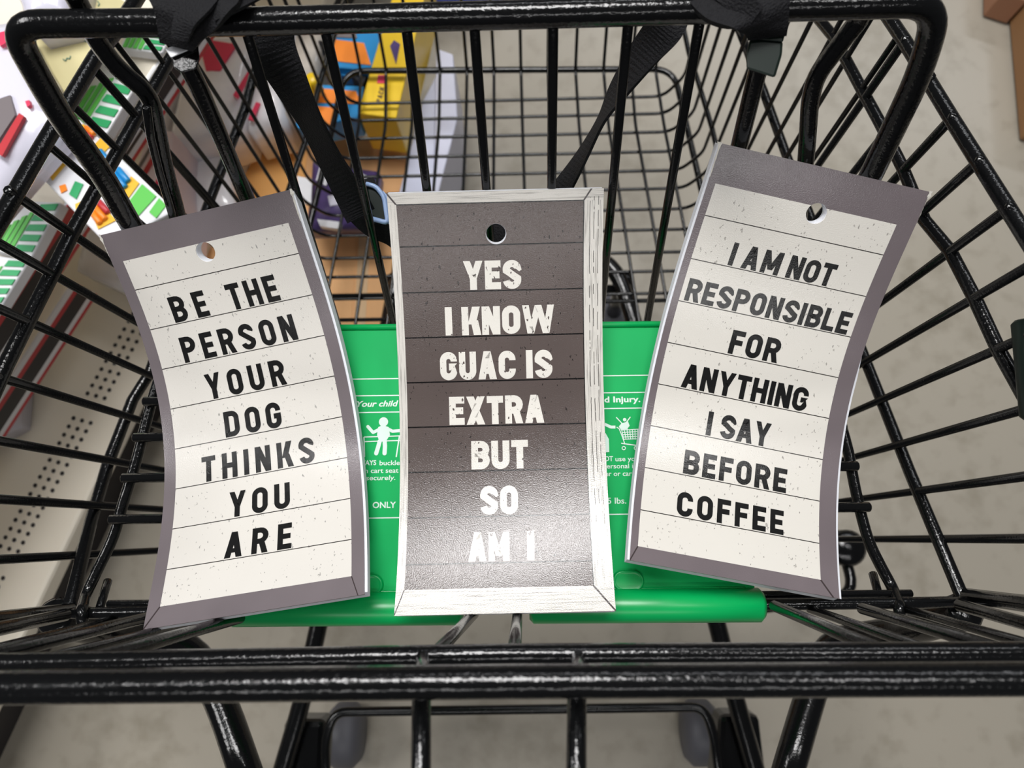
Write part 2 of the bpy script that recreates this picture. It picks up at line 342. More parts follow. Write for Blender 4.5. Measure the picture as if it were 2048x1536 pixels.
inkquads('cart_symbol', q, [disc(*Z2(166, 527), 3.6), [onz(*Z2(x, y), ZI) for x, y in ((138, 560), (150, 545), (182, 535), (190, 556), (176, 574), (150, 578))],
     [onz(*Z2(x, y), ZI) for x, y in ((60, 590), (75, 592), (90, 620), (92, 682), (60, 684))]])
def text(s, u, v, hpx, bold=0., shear=0., width=None):
    cu = bpy.data.curves.new('t', 'FONT'); cu.body = s; cu.offset = bold+.012; cu.shear = shear; cu.resolution_u = 3
    o = bpy.data.objects.new('t', cu); COL.objects.link(o)
    dg = bpy.context.evaluated_depsgraph_get(); me = bpy.data.meshes.new_from_object(o.evaluated_get(dg))
    bpy.data.objects.remove(o)
    xs = [p.co.x for p in me.vertices]; k = .49/1500; sc = hpx*1.12*k/.73; sx = sc; cu_ = 0
    if width: sx = width*k/(max(xs)-min(xs))
    c = onz(u, v, ZI); x0 = min(xs)
    ang = -.0105*0
    for p in me.vertices: p.co = Vector((c[0]+(p.co.x-x0)*sx, c[1]+p.co.y*sc, ZI))
    o = link('printed_text', me, WHITE_INK, flap, False); return o
text('Your child', 713, 813.5, 11, .012, .25, 86); text('and Injury.', 1188, 805, 11, .016, 0, 94)
text('ALWAYS', 702, 930.5, 9, .014, 0, 51); text('buckle', 759, 930.5, 9, 0, 0, 41); text('child in cart seat', 691, 946.5, 9, 0, 0, 107); text('securely.', 732, 960.5, 9, 0, .1, 59)
text('ONLY', 745, 1016, 11, .014, 0, 47)
text('DO NOT', 1178, 922.5, 9, .014, 0, 48); text('use your', 1231, 922.5, 9, 0, 0, 54); text('personal infant', 1206, 937, 9, 0, 0, 92); text('carrier or car seat', 1183, 952.5, 9, 0, 0, 108)
text('35 lbs.', 1206, 1007.5, 11, 0, 0, 46)

# ------------------------------------------------------------------ straps
def ribbon(name, pts, th, m, parent, side_px=True, seg_=8):
    # pts: (u,v,Z,width_px,lean) ; smooth Catmull interpolation
    A = np.array(pts, float); out = []
    for i in range(len(A)-1):
        p0, p1, p2, p3 = A[max(i-1, 0)], A[i], A[i+1], A[min(i+2, len(A)-1)]
        for k in range(seg_):
            t = k/seg_; out.append(.5*(2*p1+(p2-p0)*t+(2*p0-5*p1+4*p2-p3)*t*t+(3*p1-p0-3*p2+p3)*t**3))
    out.append(A[-1]); V = []; Fc = []
    for i, a in enumerate(out):
        b = out[min(i+1, len(out)-1)]; c = out[max(i-1, 0)]
        du, dv = b[0]-c[0], b[1]-c[1]; l = math.hypot(du, dv); nu, nv = -dv/l, du/l
        hw = a[3]/2; tw = a[4]
        P1 = atd(a[0]-nu*hw, a[1]-nv*hw, a[2]-tw); P2 = atd(a[0]+nu*hw, a[1]+nv*hw, a[2]+tw)
        nn = nrm(np.cross(P2-P1, atd(b[0]+1e-3, b[1], b[2])-atd(c[0], c[1], c[2])))*th/2
        V += [P1-nn, P2-nn, P2+nn, P1+nn]
    for i in range(len(out)-1):
        for k in range(4): Fc.append((i*4+k, i*4+(k+1) % 4, i*4+4+(k+1) % 4, i*4+4+k))
    Fc += [(3, 2, 1, 0), tuple(len(V)-4+k for k in range(4))]
    return mesh(name, V, Fc, m, parent)
ss = ribbon('safety_strap', [(537, 20, .385, 110, 0), (545, 90, .395, 92, 0), (583, 170, .415, 66, .008), (622, 245, .435, 45, .012), (660, 320, .455, 46, .01), (700, 390, .475, 58, .006), (722, 432, .485, 62, 0)], .0016, WEB, cart)
ribbon('strap_end', [(735, 358, .488, 26, 0), (744, 400, .487, 34, 0), (750, 436, .486, 40, 0)], .002, WEB, ss)
ribbon('strap_tail', [(712, 418, .49, 50, 0), (745, 450, .495, 46, .004), (790, 478, .50, 34, .006), (812, 520, .51, 26, .004), (815, 600, .515, 20, 0)], .0016, WEB, ss)
bk = prism('buckle', [atd(u, v, .484) for u, v in ((732, 368), (752, 370), (772, 392), (788, 412), (790, 452), (762, 448), (742, 430))], nrm(ray(750, 400))*.009, BPLAS, cart, bev=.001)
bk['label'] = 'black strap buckle with pale blue reflection painted on its rim'
V, Fc = tubegeo(rnd([atd(u, v, .4825) for u, v in ((733, 368), (752, 373), (768, 394), (776, 446), (746, 438))], .003, 4), .0016, 8); mesh('buckle_rim', V, Fc, BLUE_REFL, bk, True)
prism('buckle_face', [atd(u, v, .4832) for u, v in ((765, 380), (786, 404), (789, 450), (777, 448), (770, 398))], nrm(ray(770, 400))*.002, BLUE_REFL, bk)  # rim and face pieces carry the buckle's reflection as colour
ribbon('safety_strap', [(1350, 15, .385, 70, 0), (1330, 55, .388, 76, 0), (1290, 105, .405, 62, .006), (1238, 180, .43, 38, .013), (1203, 240, .445, 15, .015), (1166, 308, .465, 22, .012), (1128, 370, .48, 36, .008), (1096, 415, .49, 42, .004), (1040, 452, .497, 50, .002), (992, 468, .50, 52, 0), (930, 462, .502, 50, 0), (850, 470, .50, 46, 0)], .0016, WEB, cart)
wl = ribbon('webbing_wrap', [(392, -45, .352, 200, 0), (382, -8, .347, 190, .002), (374, 30, .345, 140, 0), (362, 66, .350, 92, 0), (355, 92, .355, 68, 0)], .003, WEB, cart)
ribbon('webbing_fold', [(430, -40, .35, 60, 0), (400, 0, .344, 60, .003), (372, 40, .3425, 46, .002), (360, 80, .347, 34, 0)], .0015, WEB, wl)
ribbon('webbing_fold', [(520, -30, .36, 50, 0), (470, -5, .352, 52, .004), (420, 25, .346, 44, .003)], .0015, WEB, wl)
wr = ribbon('webbing_wrap', [(1480, -45, .352, 230, 0), (1500, -8, .347, 200, .002), (1520, 28, .345, 128, 0), (1530, 52, .35, 92, 0), (1533, 72, .356, 78, 0)], .003, WEB, cart)
ribbon('webbing_fold', [(1430, -40, .35, 60, 0), (1470, -5, .344, 54, .003), (1515, 30, .3425, 40, .002)], .0015, WEB, wr)
cl = prism('strap_clip', [atd(u, v, .358) for u, v in ((330, 98), (388, 76), (396, 93), (342, 116))], nrm(ray(360, 95))*.004, CHROME, cart, bev=.0006); cl['label'] = 'silver strap clip'
prism('clip_sleeve', [atd(u, v, .36) for u, v in ((341, 112), (396, 90), (400, 118), (392, 138), (362, 146), (348, 136))], nrm(ray(370, 120))*.012, BPLAS if False else BLACK, cart, bev=.0008)
c2 = prism('strap_clip', [atd(u, v, .358) for u, v in ((1499, 78), (1566, 82), (1564, 110), (1550, 156), (1493, 138), (1492, 108))], nrm(ray(1530, 110))*.012, BPLAS, cart, bev=.0012); c2['label'] = 'glossy dark green plastic strap clip'
prism('clip_top', [atd(u, v, .3565) for u, v in ((1508, 54), (1570, 68), (1566, 84), (1502, 78))], nrm(ray(1530, 110))*.005, BPLAS, c2, bev=.0006)

# ================================================================== letterboard note cards
Wd = .128
def rot(w_):
    a = np.linalg.norm(w_); k = w_/a; K = np.array([[0, -k[2], k[1]], [k[2], 0, -k[0]], [-k[1], k[0], 0]])
    return np.eye(3)+math.sin(a)*K+(1-math.cos(a))*K@K
class Surf:
    def __init__(s, P):
        s.C = np.array(P[:3]); s.R = rot(np.array(P[3:6])); s.L = P[6]; c = P[7:10]; s.al = P[16]
        s.tau = np.linspace(-.7, .7, 281); phi = c[0]*s.tau+c[1]*s.tau**2+c[2]*s.tau**3; s.phi = phi
        s.b = np.cumsum(np.cos(phi))*s.L/200; s.n = np.cumsum(np.sin(phi))*s.L/200; s.b -= s.b[140]; s.n -= s.n[140]
    def __call__(s, u, t, off=0.):
        X = (u-.5)*Wd; Y = (t-.5)*s.L; ca, sa = math.cos(s.al), math.sin(s.al)
        a = ca*X+sa*Y; q = (-sa*X+ca*Y)/s.L
        yb = np.interp(q, s.tau, s.b); z = np.interp(q, s.tau, s.n); ph = np.interp(q, s.tau, s.phi)
        nb, nz = -math.sin(ph), math.cos(ph)
        x = ca*a-sa*yb; y = -(sa*a+ca*yb)
        nl = np.array([-sa*nb, -ca*nb, nz])
        return s.C+s.R@(np.array([x, y, z])+nl*off)
FIT = {
 'left': [-0.1785, 0.08074, 0.77461, 0.12692, -0.08743, 0.16839, 0.25983, 1.79863, 0.42409, -3.06215, 0.05878, 0.93962, 0.07071, 0.14433, 0.10248, 0.95169, 0.16219],
 'right': [0.14185, 0.09814, 0.78429, 0.30327, 0.11401, -0.20766, 0.25806, 1.44002, 0.64815, -2.07919, 0.03421, 0.91381, 0.0848, 0.15779, 0.10277, 0.96389, -0.03882],
 'center': [-0.01817, 0.08274, 0.78848, 0.18137, 0.01267, 0.01139, 0.25727, 1.05825, 0.25821, -0.10976, 0.03911, 0.908, 0.02606, 0.12317, 0.10878, 0.94194, -0.08828]}
HOLE = {'left': (.4882, .0930), 'right': (.5318, .0999), 'center': (.4959, .0985)}
HR = .0062
def slab(name, S, hole, o0, o1, m, parent, s0=0., s1=1., t0=0., t1=1., hr=HR):
    hs, ht = hole; ds = .075; dt = ds*Wd/S.L
    sg = sorted(set([s0, hs-ds, hs+ds, s1]+[s0+(s1-s0)*k/8 for k in range(1, 8) if abs(s0+(s1-s0)*k/8-hs) > ds+.02]))
    tg = sorted(set([t0, ht-dt, ht+dt, t1]+[k/80 for k in range(1, 80) if abs(k/80-ht) > dt+.004 and t0 < k/80 < t1]))
    V = []; Fc = []; uv = []
    idx = {}
    def vt(s_, t_, k):
        key = (round(s_, 6), round(t_, 6), k)
        if key not in idx: idx[key] = len(V); V.append(S(s_, t_, o0 if k == 0 else o1)); uv.append((s_, t_))
        return idx[key]
    for i in range(len(sg)-1):
        for j in range(len(tg)-1):
            a, b, c, d_ = sg[i], sg[i+1], tg[j], tg[j+1]
            if abs(a-(hs-ds)) < 1e-9 and abs(c-(ht-dt)) < 1e-9: continue
            Fc.append((vt(a, c, 0), vt(a, d_, 0), vt(b, d_, 0), vt(b, c, 0)))
            Fc.append((vt(b, c, 1), vt(b, d_, 1), vt(a, d_, 1), vt(a, c, 1)))
    for i in range(len(sg)-1):
        for t_, rev in ((t0, 0), (t1, 1)):
            f = (vt(sg[i], t_, 0), vt(sg[i+1], t_, 0), vt(sg[i+1], t_, 1), vt(sg[i], t_, 1)); Fc.append(f[::-1] if rev else f)
    for j in range(len(tg)-1):
        for s_, rev in ((s0, 1), (s1, 0)):
            f = (vt(s_, tg[j], 0), vt(s_, tg[j+1], 0), vt(s_, tg[j+1], 1), vt(s_, tg[j], 1)); Fc.append(f[::-1] if rev else f)
    n = 40
    def sq(a):
        x, y = math.cos(a), math.sin(a); k = 1/max(abs(x), abs(y)); return hs+ds*x*k, ht+dt*y*k
    ang = [2*math.pi*i/n+math.pi/4 for i in range(n)]
    for i in range(n):
        a, b = ang[i], ang[(i+1) % n]
        ci = lambda a_, r_: (hs+r_/Wd*math.cos(a_), ht+r_/S.L*math.sin(a_))
        for k in (0, 1):
            f = (vt(*sq(a), k), vt(*sq(b), k), vt(*ci(b, hr), k), vt(*ci(a, hr), k)); Fc.append(f if k else f[::-1])
        Fc.append((vt(*ci(a, hr), 0), vt(*ci(b, hr), 0), vt(*ci(b, hr), 1), vt(*ci(a, hr), 1)))
    me = bpy.data.meshes.new(name); me.from_pydata([tuple(v) for v in V], [], Fc); me.update()
    ul = me.uv_layers.new(name='UVMap')
    for lp in me.loops: ul.data[lp.index].uv = uv[lp.vertex_index]
    bm = bmesh.new(); bm.from_mesh(me); bmesh.ops.recalc_face_normals(bm, faces=bm.faces); bm.to_mesh(me); bm.free()
    o = link(name, me, m, parent, True); me.set_sharp_from_angle(angle=math.radians(35)); return o
def N_(nt, op, a, b=None, c=None):
    x = nt.nodes.new('ShaderNodeMath'); x.operation = op
    for i, v in enumerate((a, b, c)):
        if v is None: continue
        if isinstance(v, (int, float)): x.inputs[i].default_value = v
        else: nt.links.new(v, x.inputs[i])
    return x.outputs[0]
def mixc(nt, f, a, b):
    x = nt.nodes.new('ShaderNodeMix'); x.data_type = 'RGBA'
    if isinstance(f, (int, float)): x.inputs[0].default_value = f
    else: nt.links.new(f, x.inputs[0])
    for i, v in ((6, a), (7, b)):
        if isinstance(v, tuple): x.inputs[i].default_value = v
        else: nt.links.new(v, x.inputs[i])
    return x.outputs[2]
def gloss(nt, b, L, uvout, strength=.35, rough=.22):
    b.inputs['Roughness'].default_value = rough; b.inputs['Specular IOR Level'].default_value = .6
    mp = nt.nodes.new('ShaderNodeMapping'); mp.inputs['Scale'].default_value = (Wd, L, 1); nt.links.new(uvout, mp.inputs[0])
    t = nt.nodes.new('ShaderNodeTexNoise'); t.inputs['Scale'].default_value = 1400; t.inputs['Detail'].default_value = 2
    nt.links.new(mp.outputs[0], t.inputs['Vector'])
    bp = nt.nodes.new('ShaderNodeBump'); bp.inputs['Strength'].default_value = strength; bp.inputs['Distance'].default_value = .00018
    nt.links.new(t.outputs[0], bp.inputs['Height']); nt.links.new(bp.outputs[0], b.inputs['Normal'])
    return mp.outputs[0]
def specks(nt, vec, scale, thr, lo, stretch=(1, .55, 1), seed=0.):
    mp = nt.nodes.new('ShaderNodeMapping'); mp.inputs['Scale'].default_value = stretch; mp.inputs['Location'].default_value = (seed, seed*1.7, 0); nt.links.new(vec, mp.inputs[0])
    a = nt.nodes.new('ShaderNodeTexNoise'); a.inputs['Scale'].default_value = scale; a.inputs['Detail'].default_value = 3; nt.links.new(mp.outputs[0], a.inputs['Vector'])
    c = nt.nodes.new('ShaderNodeTexNoise'); c.inputs['Scale'].default_value = scale*.14; c.inputs['Detail'].default_value = 1; nt.links.new(mp.outputs[0], c.inputs['Vector'])
    return N_(nt, 'MULTIPLY', N_(nt, 'GREATER_THAN', a.outputs[0], thr), N_(nt, 'GREATER_THAN', c.outputs[0], lo))
def cardmat(name, P, panel, frame, speck, white_frame):
    m, nt, b = newmat(name); L = P[6]; sL, sR, t0, t1, p, tB = P[10:16]
    u = nt.nodes.new('ShaderNodeUVMap').outputs[0]; sp = nt.nodes.new('ShaderNodeSeparateXYZ'); nt.links.new(u, sp.inputs[0]); s, t = sp.outputs[0], sp.outputs[1]
    vec = gloss(nt, b, L, u, .7 if white_frame else .35, .17)
    AND = lambda *a: a[0] if len(a) == 1 else N_(nt, 'MULTIPLY', a[0], AND(*a[1:]))
    gt = lambda a, v: N_(nt, 'GREATER_THAN', a, v); lt = lambda a, v: N_(nt, 'LESS_THAN', a, v)
    inside = AND(gt(s, sL), lt(s, sR), gt(t, t0), lt(t, tB))
    fr_ = N_(nt, 'FRACT', N_(nt, 'DIVIDE', N_(nt, 'SUBTRACT', t, t1-.5*p), p))
    ln = AND(lt(N_(nt, 'ABSOLUTE', N_(nt, 'SUBTRACT', fr_, .5)), .0014/p*(1.25 if white_frame else .8)), gt(t, t1-.3*p), lt(t, t1+7.4*p), inside)
    n1 = nt.nodes.new('ShaderNodeTexNoise'); n1.inputs['Scale'].default_value = 25; nt.links.new(vec, n1.inputs['Vector'])
    shade = N_(nt, 'ADD', N_(nt, 'MULTIPLY', n1.outputs[0], .3), .85)
    def sc(col):
        x = nt.nodes.new('ShaderNodeVectorMath'); x.operation = 'SCALE'; x.inputs[0].default_value = col[:3]; nt.links.new(shade, x.inputs['Scale']); return x.outputs[0]
    pc = panel if not white_frame else sc(panel)
    pc = mixc(nt, N_(nt, 'MULTIPLY', specks(nt, vec, 620, .66, .5), .85), pc, speck)
    pc = mixc(nt, N_(nt, 'MULTIPLY', specks(nt, vec, 330, .68, .53, seed=3.3), .7), pc, speck)
    if white_frame:
        # grain of the painted wood runs along each frame piece
        def grain(st, seed):
            mp = nt.nodes.new('ShaderNodeMapping'); mp.inputs['Scale'].default_value = st; nt.links.new(vec, mp.inputs[0])
            g = nt.nodes.new('ShaderNodeTexNoise'); g.inputs['Scale'].default_value = 1; g.inputs['Detail'].default_value = 4; g.inputs['Roughness'].default_value = .65; nt.links.new(mp.outputs[0], g.inputs['Vector'])
            r = nt.nodes.new('ShaderNodeMapRange'); r.inputs[1].default_value = .50; r.inputs[2].default_value = .66; nt.links.new(g.outputs[0], r.inputs[0]); return r.outputs[0]
        horiz = N_(nt, 'MAXIMUM', lt(t, t0), gt(t, tB))
        gv = grain((900, 28, 1), 0); gh = grain((28, 900, 1), 0)
        g = N_(nt, 'ADD', N_(nt, 'MULTIPLY', horiz, gh), N_(nt, 'MULTIPLY', N_(nt, 'SUBTRACT', 1., horiz), gv))
        fc = mixc(nt, N_(nt, 'MULTIPLY', g, .62), frame, srgb(95, 90, 85))
        # three long cracks in the wide right-hand frame piece
        n3 = nt.nodes.new('ShaderNodeTexNoise'); n3.inputs['Scale'].default_value = 120; nt.links.new(vec, n3.inputs['Vector'])
        sw = N_(nt, 'ADD', s, N_(nt, 'MULTIPLY', N_(nt, 'SUBTRACT', n3.outputs[0], .5), .006))
        for c_ in (.938, .957, .977):
            fc = mixc(nt, AND(lt(N_(nt, 'ABSOLUTE', N_(nt, 'SUBTRACT', sw, c_)), .0014), gt(n3.outputs[0], .44 if c_ != .957 else .5), gt(t, .01), lt(t, .8)), fc, srgb(50, 45, 42))
    else: fc = sc(frame)
    # mitre joints
    def mitre(a0, b0, a1, b1, lo, hi):
        A = (b1-b0)*1.; B = -(a1-a0)*1.; K = -(A*a0+B*b0); nn = math.hypot(A/ L, B/Wd)
        dd = N_(nt, 'ABSOLUTE', N_(nt, 'ADD', N_(nt, 'ADD', N_(nt, 'MULTIPLY', s, A), N_(nt, 'MULTIPLY', t, B)), K))
        return AND(lt(dd, .0004*nn), gt(t, lo), lt(t, hi))
    jc = srgb(60, 52, 52)
    corners = [mitre(sL, tB, 0, 1, tB, 1), mitre(sR, tB, 1-.03*(not white_frame), 1, tB, 1)]
    if white_frame: corners += [mitre(sL, t0, 0, 0, 0, t0), mitre(sR, t0, .943, 0, 0, t0)]
    for k in corners: fc = mixc(nt, k, fc, jc)
    colr = mixc(nt, inside, fc, pc); colr = mixc(nt, ln, colr, srgb(48, 44, 42) if not white_frame else (.008, .007, .007, 1))
    if white_frame:
        ed = N_(nt, 'MAXIMUM', AND(lt(N_(nt, 'ABSOLUTE', N_(nt, 'SUBTRACT', t, t0)), .0014), gt(s, sL), lt(s, sR)), AND(lt(N_(nt, 'ABSOLUTE', N_(nt, 'SUBTRACT', s, sR)), .0022), gt(t, t0), lt(t, tB)))
        colr = mixc(nt, ed, colr, (.01, .01, .01, 1))
    nt.links.new(colr, b.inputs['Base Color'])
    return m
def inkmat(name, L, col, speck=None):
    m, nt, b = newmat(name); u = nt.nodes.new('ShaderNodeUVMap').outputs[0]; vec = gloss(nt, b, L, u, .7 if speck else .35, .17)
    if speck:
        c = mixc(nt, specks(nt, vec, 620, .66, .47), col, speck); c = mixc(nt, specks(nt, vec, 330, .66, .5, seed=3.3), c, speck)
        nt.links.new(c, b.inputs['Base Color'])
    else: b.inputs['Base Color'].default_value = col
    return m
# letter shapes
def glyph(ch, a, wS=None):
    wS = wS or (.655 if a > .21 else .60)
    h = a/2; w_ = wS; Q = []
    def arc(cx, cy, rx, ry, a0, a1, n=8): return [(cx+rx*math.cos(math.radians(a0+(a1-a0)*k/n)), cy+ry*math.sin(math.radians(a0+(a1-a0)*k/n))) for k in range(n+1)]
    def stroke(pts, closed=False):
        P = [np.array(p) for p in pts]
        PP = [P[0]]
        for i in range(1, len(P)+(1 if closed else 0)):
            q = P[i % len(P)]; dl = np.linalg.norm(q-PP[-1])
            if dl < 1e-6: continue
            n = max(1, int(dl/.25))
            for k in range(1, n+1): PP.append(PP[-1]*0+P[i-1]+(q-P[i-1])*k/n)
        if closed: PP.pop()
        n = len(PP); L_ = []; R_ = []
        for i in range(n):
            p = PP[i]; pa = PP[i-1] if (i or closed) else None; pb = PP[(i+1) % n] if (i < n-1 or closed) else None
            d1 = nrm(p-pa) if pa is not None else nrm(pb-p); d2 = nrm(pb-p) if pb is not None else nrm(p-pa)
            t_ = nrm(d1+d2); nn = np.array([-t_[1], t_[0]]); k = h/max(.5, np.dot(nn, [-d1[1], d1[0]]))
            L_.append(p+nn*k); R_.append(p-nn*k)
        for i in range(n if closed else n-1):
            j = (i+1) % n; Q.append([L_[i], R_[i], R_[j], L_[j]])
    def bar(x0, y0, x1, y1): # axis-aligned rectangle
        n = max(1, int(max(x1-x0, y1-y0)/.25))
        for k in range(n):
            if y1-y0 > x1-x0: Q.append([(x0, y0+(y1-y0)*k/n), (x1, y0+(y1-y0)*k/n), (x1, y0+(y1-y0)*(k+1)/n), (x0, y0+(y1-y0)*(k+1)/n)])
            else: Q.append([(x0+(x1-x0)*k/n, y0), (x0+(x1-x0)*(k+1)/n, y0), (x0+(x1-x0)*(k+1)/n, y1), (x0+(x1-x0)*k/n, y1)])
    def diag(xa, ya, xb, yb, wd=None): # parallelogram with horizontal ends, xa/xb = left x at each end
        wd = wd or a*1.08; n = 4
        for k in range(n):
            f0, f1 = k/n, (k+1)/n; x0, x1 = xa+(xb-xa)*f0, xa+(xb-xa)*f1; y0, y1 = ya+(yb-ya)*f0, ya+(yb-ya)*f1
            Q.append([(x0, y0), (x0+wd, y0), (x1+wd, y1), (x1, y1)])
    def ring(x0, y0, x1, y1, r):
        stroke(arc(x1-r, y1-r, r, r, 0, 90)+arc(x0+r, y1-r, r, r, 90, 180)+arc(x0+r, y0+r, r, r, 180, 270)+arc(x1-r, y0+r, r, r, 270, 360), True)
    w2 = w_
    if ch == 'I': w2 = a; bar(0, 0, a, 1)
    elif ch in 'EFL':
        w2 = w_*.86; bar(0, 0, a, 1)
        if ch in 'EF': bar(a, 1-a, w2, 1); bar(a, .5-h, w2*.92, .5+h)
        if ch in 'EL': bar(a, 0, w2, a)
    elif ch == 'T': w2 = w_*.92; bar(0, 1-a, w2, 1); bar(w2/2-h, 0, w2/2+h, 1-a)
    elif ch == 'H': bar(0, 0, a, 1); bar(w_-a, 0, w_, 1); bar(a, .5-h, w_-a, .5+h)
    elif ch == 'O': ring(h, h, w_-h, 1-h, w_/2-h-.005)
    elif ch == 'D': r = w_/2-h-.005; stroke([(h, h)]+arc(w_-h-r, h+r, r, r, 270, 360)+arc(w_-h-r, 1-h-r, r, r, 0, 90)+[(h, 1-h)], True); bar(0, 0, a, 1)
    elif ch in 'CG':
        r = w_/2-h-.005; e = [(w_-h, .30), (w_-h, .47), (w_*.52, .47)] if ch == 'G' else [(w_-h, .36)]
        stroke([(w_-h, .66)]+arc(w_-h-r, 1-h-r, r, r, 0, 90)+arc(h+r, 1-h-r, r, r, 90, 180)+arc(h+r, h+r, r, r, 180, 270)+arc(w_-h-r, h+r, r, r, 270, 360)+e)
    elif ch == 'U': r = w_/2-h-.005; stroke([(h, 1)]+arc(h+r, h+r, r, r, 180, 270)+arc(w_-h-r, h+r, r, r, 270, 360)+[(w_-h, 1)])
    elif ch in 'PRB':
        bar(0, 0, a, 1); m_ = .47 if ch != 'B' else .5; r = (1-h-m_)/2
        stroke([(h, 1-h)]+arc(w_-h-r, 1-h-r, r, r, 90, -90)+[(h, m_)])
        if ch == 'R': diag(w_-a*1.08, 0, w_*.40, m_)
        if ch == 'B': r = (m_-h)/2; stroke([(h, m_)]+arc(w_-h+.01-r, m_-r, r, r, 90, -90)+[(h, h)])
    elif ch == 'S':
        r = w_/2-h-.005; stroke([(w_-h-.02, .70)]+arc(w_-h-r, 1-h-r, r, r, 10, 90)+arc(h+r, 1-h-r, r, r, 90, 190)+[(w_*.38, .56), (w_*.62, .44)]+arc(w_-h-r, h+r, r, r, 10, -90)+arc(h+r, h+r, r, r, 270, 190)+[(h+.02, .30)][:0])
    elif ch == 'N': bar(0, 0, a, 1); bar(w_-a, 0, w_, 1); diag(0, 1, w_-a*1.1, 0, a*1.1)
    elif ch == 'M': w2 = w_*1.25; bar(0, 0, a, 1); bar(w2-a, 0, w2, 1); diag(0, 1, w2/2-a*.5, .18, a); diag(w2-a, 1, w2/2-a*.5, .18, a)
    elif ch == 'W': w2 = w_*1.75; d_ = a*.98; diag(0, 1, w2*.25-d_/2+.01, 0, d_); diag(w2*.5-d_/2, 1, w2*.25-d_/2+.01, 0, d_); diag(w2*.5-d_/2, 1, w2*.75-d_/2-.01, 0, d_); diag(w2-d_, 1, w2*.75-d_/2-.01, 0, d_)
    elif ch == 'Y': w2 = w_*1.05; bar(w2/2-h, 0, w2/2+h, .45); diag(0, 1, w2/2-h, .38, a); diag(w2-a, 1, w2/2-h, .38, a)
    elif ch == 'A': w2 = w_*1.08; diag(0, 0, w2/2-a*.55, 1, a*1.1); diag(w2-a*1.1, 0, w2/2-a*.55, 1, a*1.1); bar(w2*.24, .19, w2*.76, .19+a*.85)
    elif ch == 'X': w2 = w_*1.05; diag(0, 0, w2-a*1.15, 1, a*1.15); diag(w2-a*1.15, 0, 0, 1, a*1.15)
    elif ch == 'K': bar(0, 0, a, 1); diag(a*.9, .38, w_-a*1.1, 1, a*1.15); diag(a*1.3, .52, w_-a*.95, 0, a*1.1)
    return w2, Q
def word(S, s, s0, s1, tb, cap, a, ink, parent, col):
    """one printed word between s0 and s1, baseline tb, cap height in t"""
    hm = cap*S.L; wm = (s1-s0)*Wd/hm
    G = [glyph(c, a) for c in s]; tot = sum(g[0] for g in G); k = 1.
    gap = (wm-tot)/max(1, len(s)-1) if len(s) > 1 else 0
    if len(s) == 1: k = 1
    elif gap < .07: k = (wm-.07*(len(s)-1))/tot; gap = .07
    x = 0.; V = []; Fc = []; uv = []
    for gw, Q in G:
        jit = random.uniform(-.006, .006)
        for q in Q:
            i = len(V)
            for px_, py_ in q:
                ss_ = s0+(x+px_*k)*hm/Wd; tt = tb-(py_+jit)*cap; V.append(S(ss_, tt, .00012)); uv.append((ss_, tt))
            Fc.append((i, i+1, i+2, i+3))
        x += gw*k+gap
    me = bpy.data.meshes.new('printed_word'); me.from_pydata([tuple(v) for v in V], [], Fc); me.update()
    ul = me.uv_layers.new(name='UVMap')
    for lp in me.loops: ul.data[lp.index].uv = uv[lp.vertex_index]
    # face the card's front
    bm = bmesh.new(); bm.from_mesh(me); nrmS = S.R@np.array([0, 0, 1.])
    for f in bm.faces:
        f.normal_update()
        if f.normal.dot(Vector(nrmS)) < 0: f.normal_flip()
    bm.to_mesh(me); bm.free()
    o = link('printed_word', me, ink, parent, False); o['label'] = '%s word %s' % (col, s); return o
DARKSP = (.006, .006, .006, 1)
CARDS = {
 'left': ('pale letterboard note pad reading BE THE PERSON YOUR DOG THINKS YOU ARE', srgb(214, 210, 203), srgb(112, 104, 107), srgb(140, 138, 134), False, .2,
   [('BE', .204, .398, 2), ('THE', .515, .779, 2), ('PERSON', .190, .806, 3), ('YOUR', .268, .693, 4), ('DOG', .331, .631, 5), ('THINKS', .195, .778, 6), ('YOU', .337, .642, 7), ('ARE', .330, .652, 8)], .63),
 'right': ('pale letterboard note pad reading I AM NOT RESPONSIBLE FOR ANYTHING I SAY BEFORE COFFEE', srgb(216, 212, 204), srgb(110, 101, 104), srgb(140, 136, 130), False, .215,
   [('I', .2103, .2405, 2), ('AM', .274, .459, 2), ('NOT', .497, .728, 2), ('RESPONSIBLE', .0572, .8867, 3), ('FOR', .336, .590, 4), ('ANYTHING', .145, .789, 5), ('I', .309, .341, 6), ('SAY', .379, .632, 6), ('BEFORE', .221, .741, 7), ('COFFEE', .207, .735, 8)], .57),
 'center': ('dark letterboard note pad reading YES I KNOW GUAC IS EXTRA BUT SO AM I', srgb(90, 80, 77), srgb(212, 208, 201), DARKSP, True, .245,
   [('YES', .335, .611, 2), ('I', .238, .271, 3), ('KNOW', .318, .766, 3), ('GUAC', .205, .574, 4), ('IS', .625, .753, 4), ('EXTRA', .244, .707, 5), ('BUT', .348, .624, 6), ('SO', .389, .570, 7), ('AM', .333, .526, 8), ('I', .609, .640, 8)], .63)}
BOARD = mat('cream_board', srgb(226, 222, 212), .8, noise=.06, nscale=500)
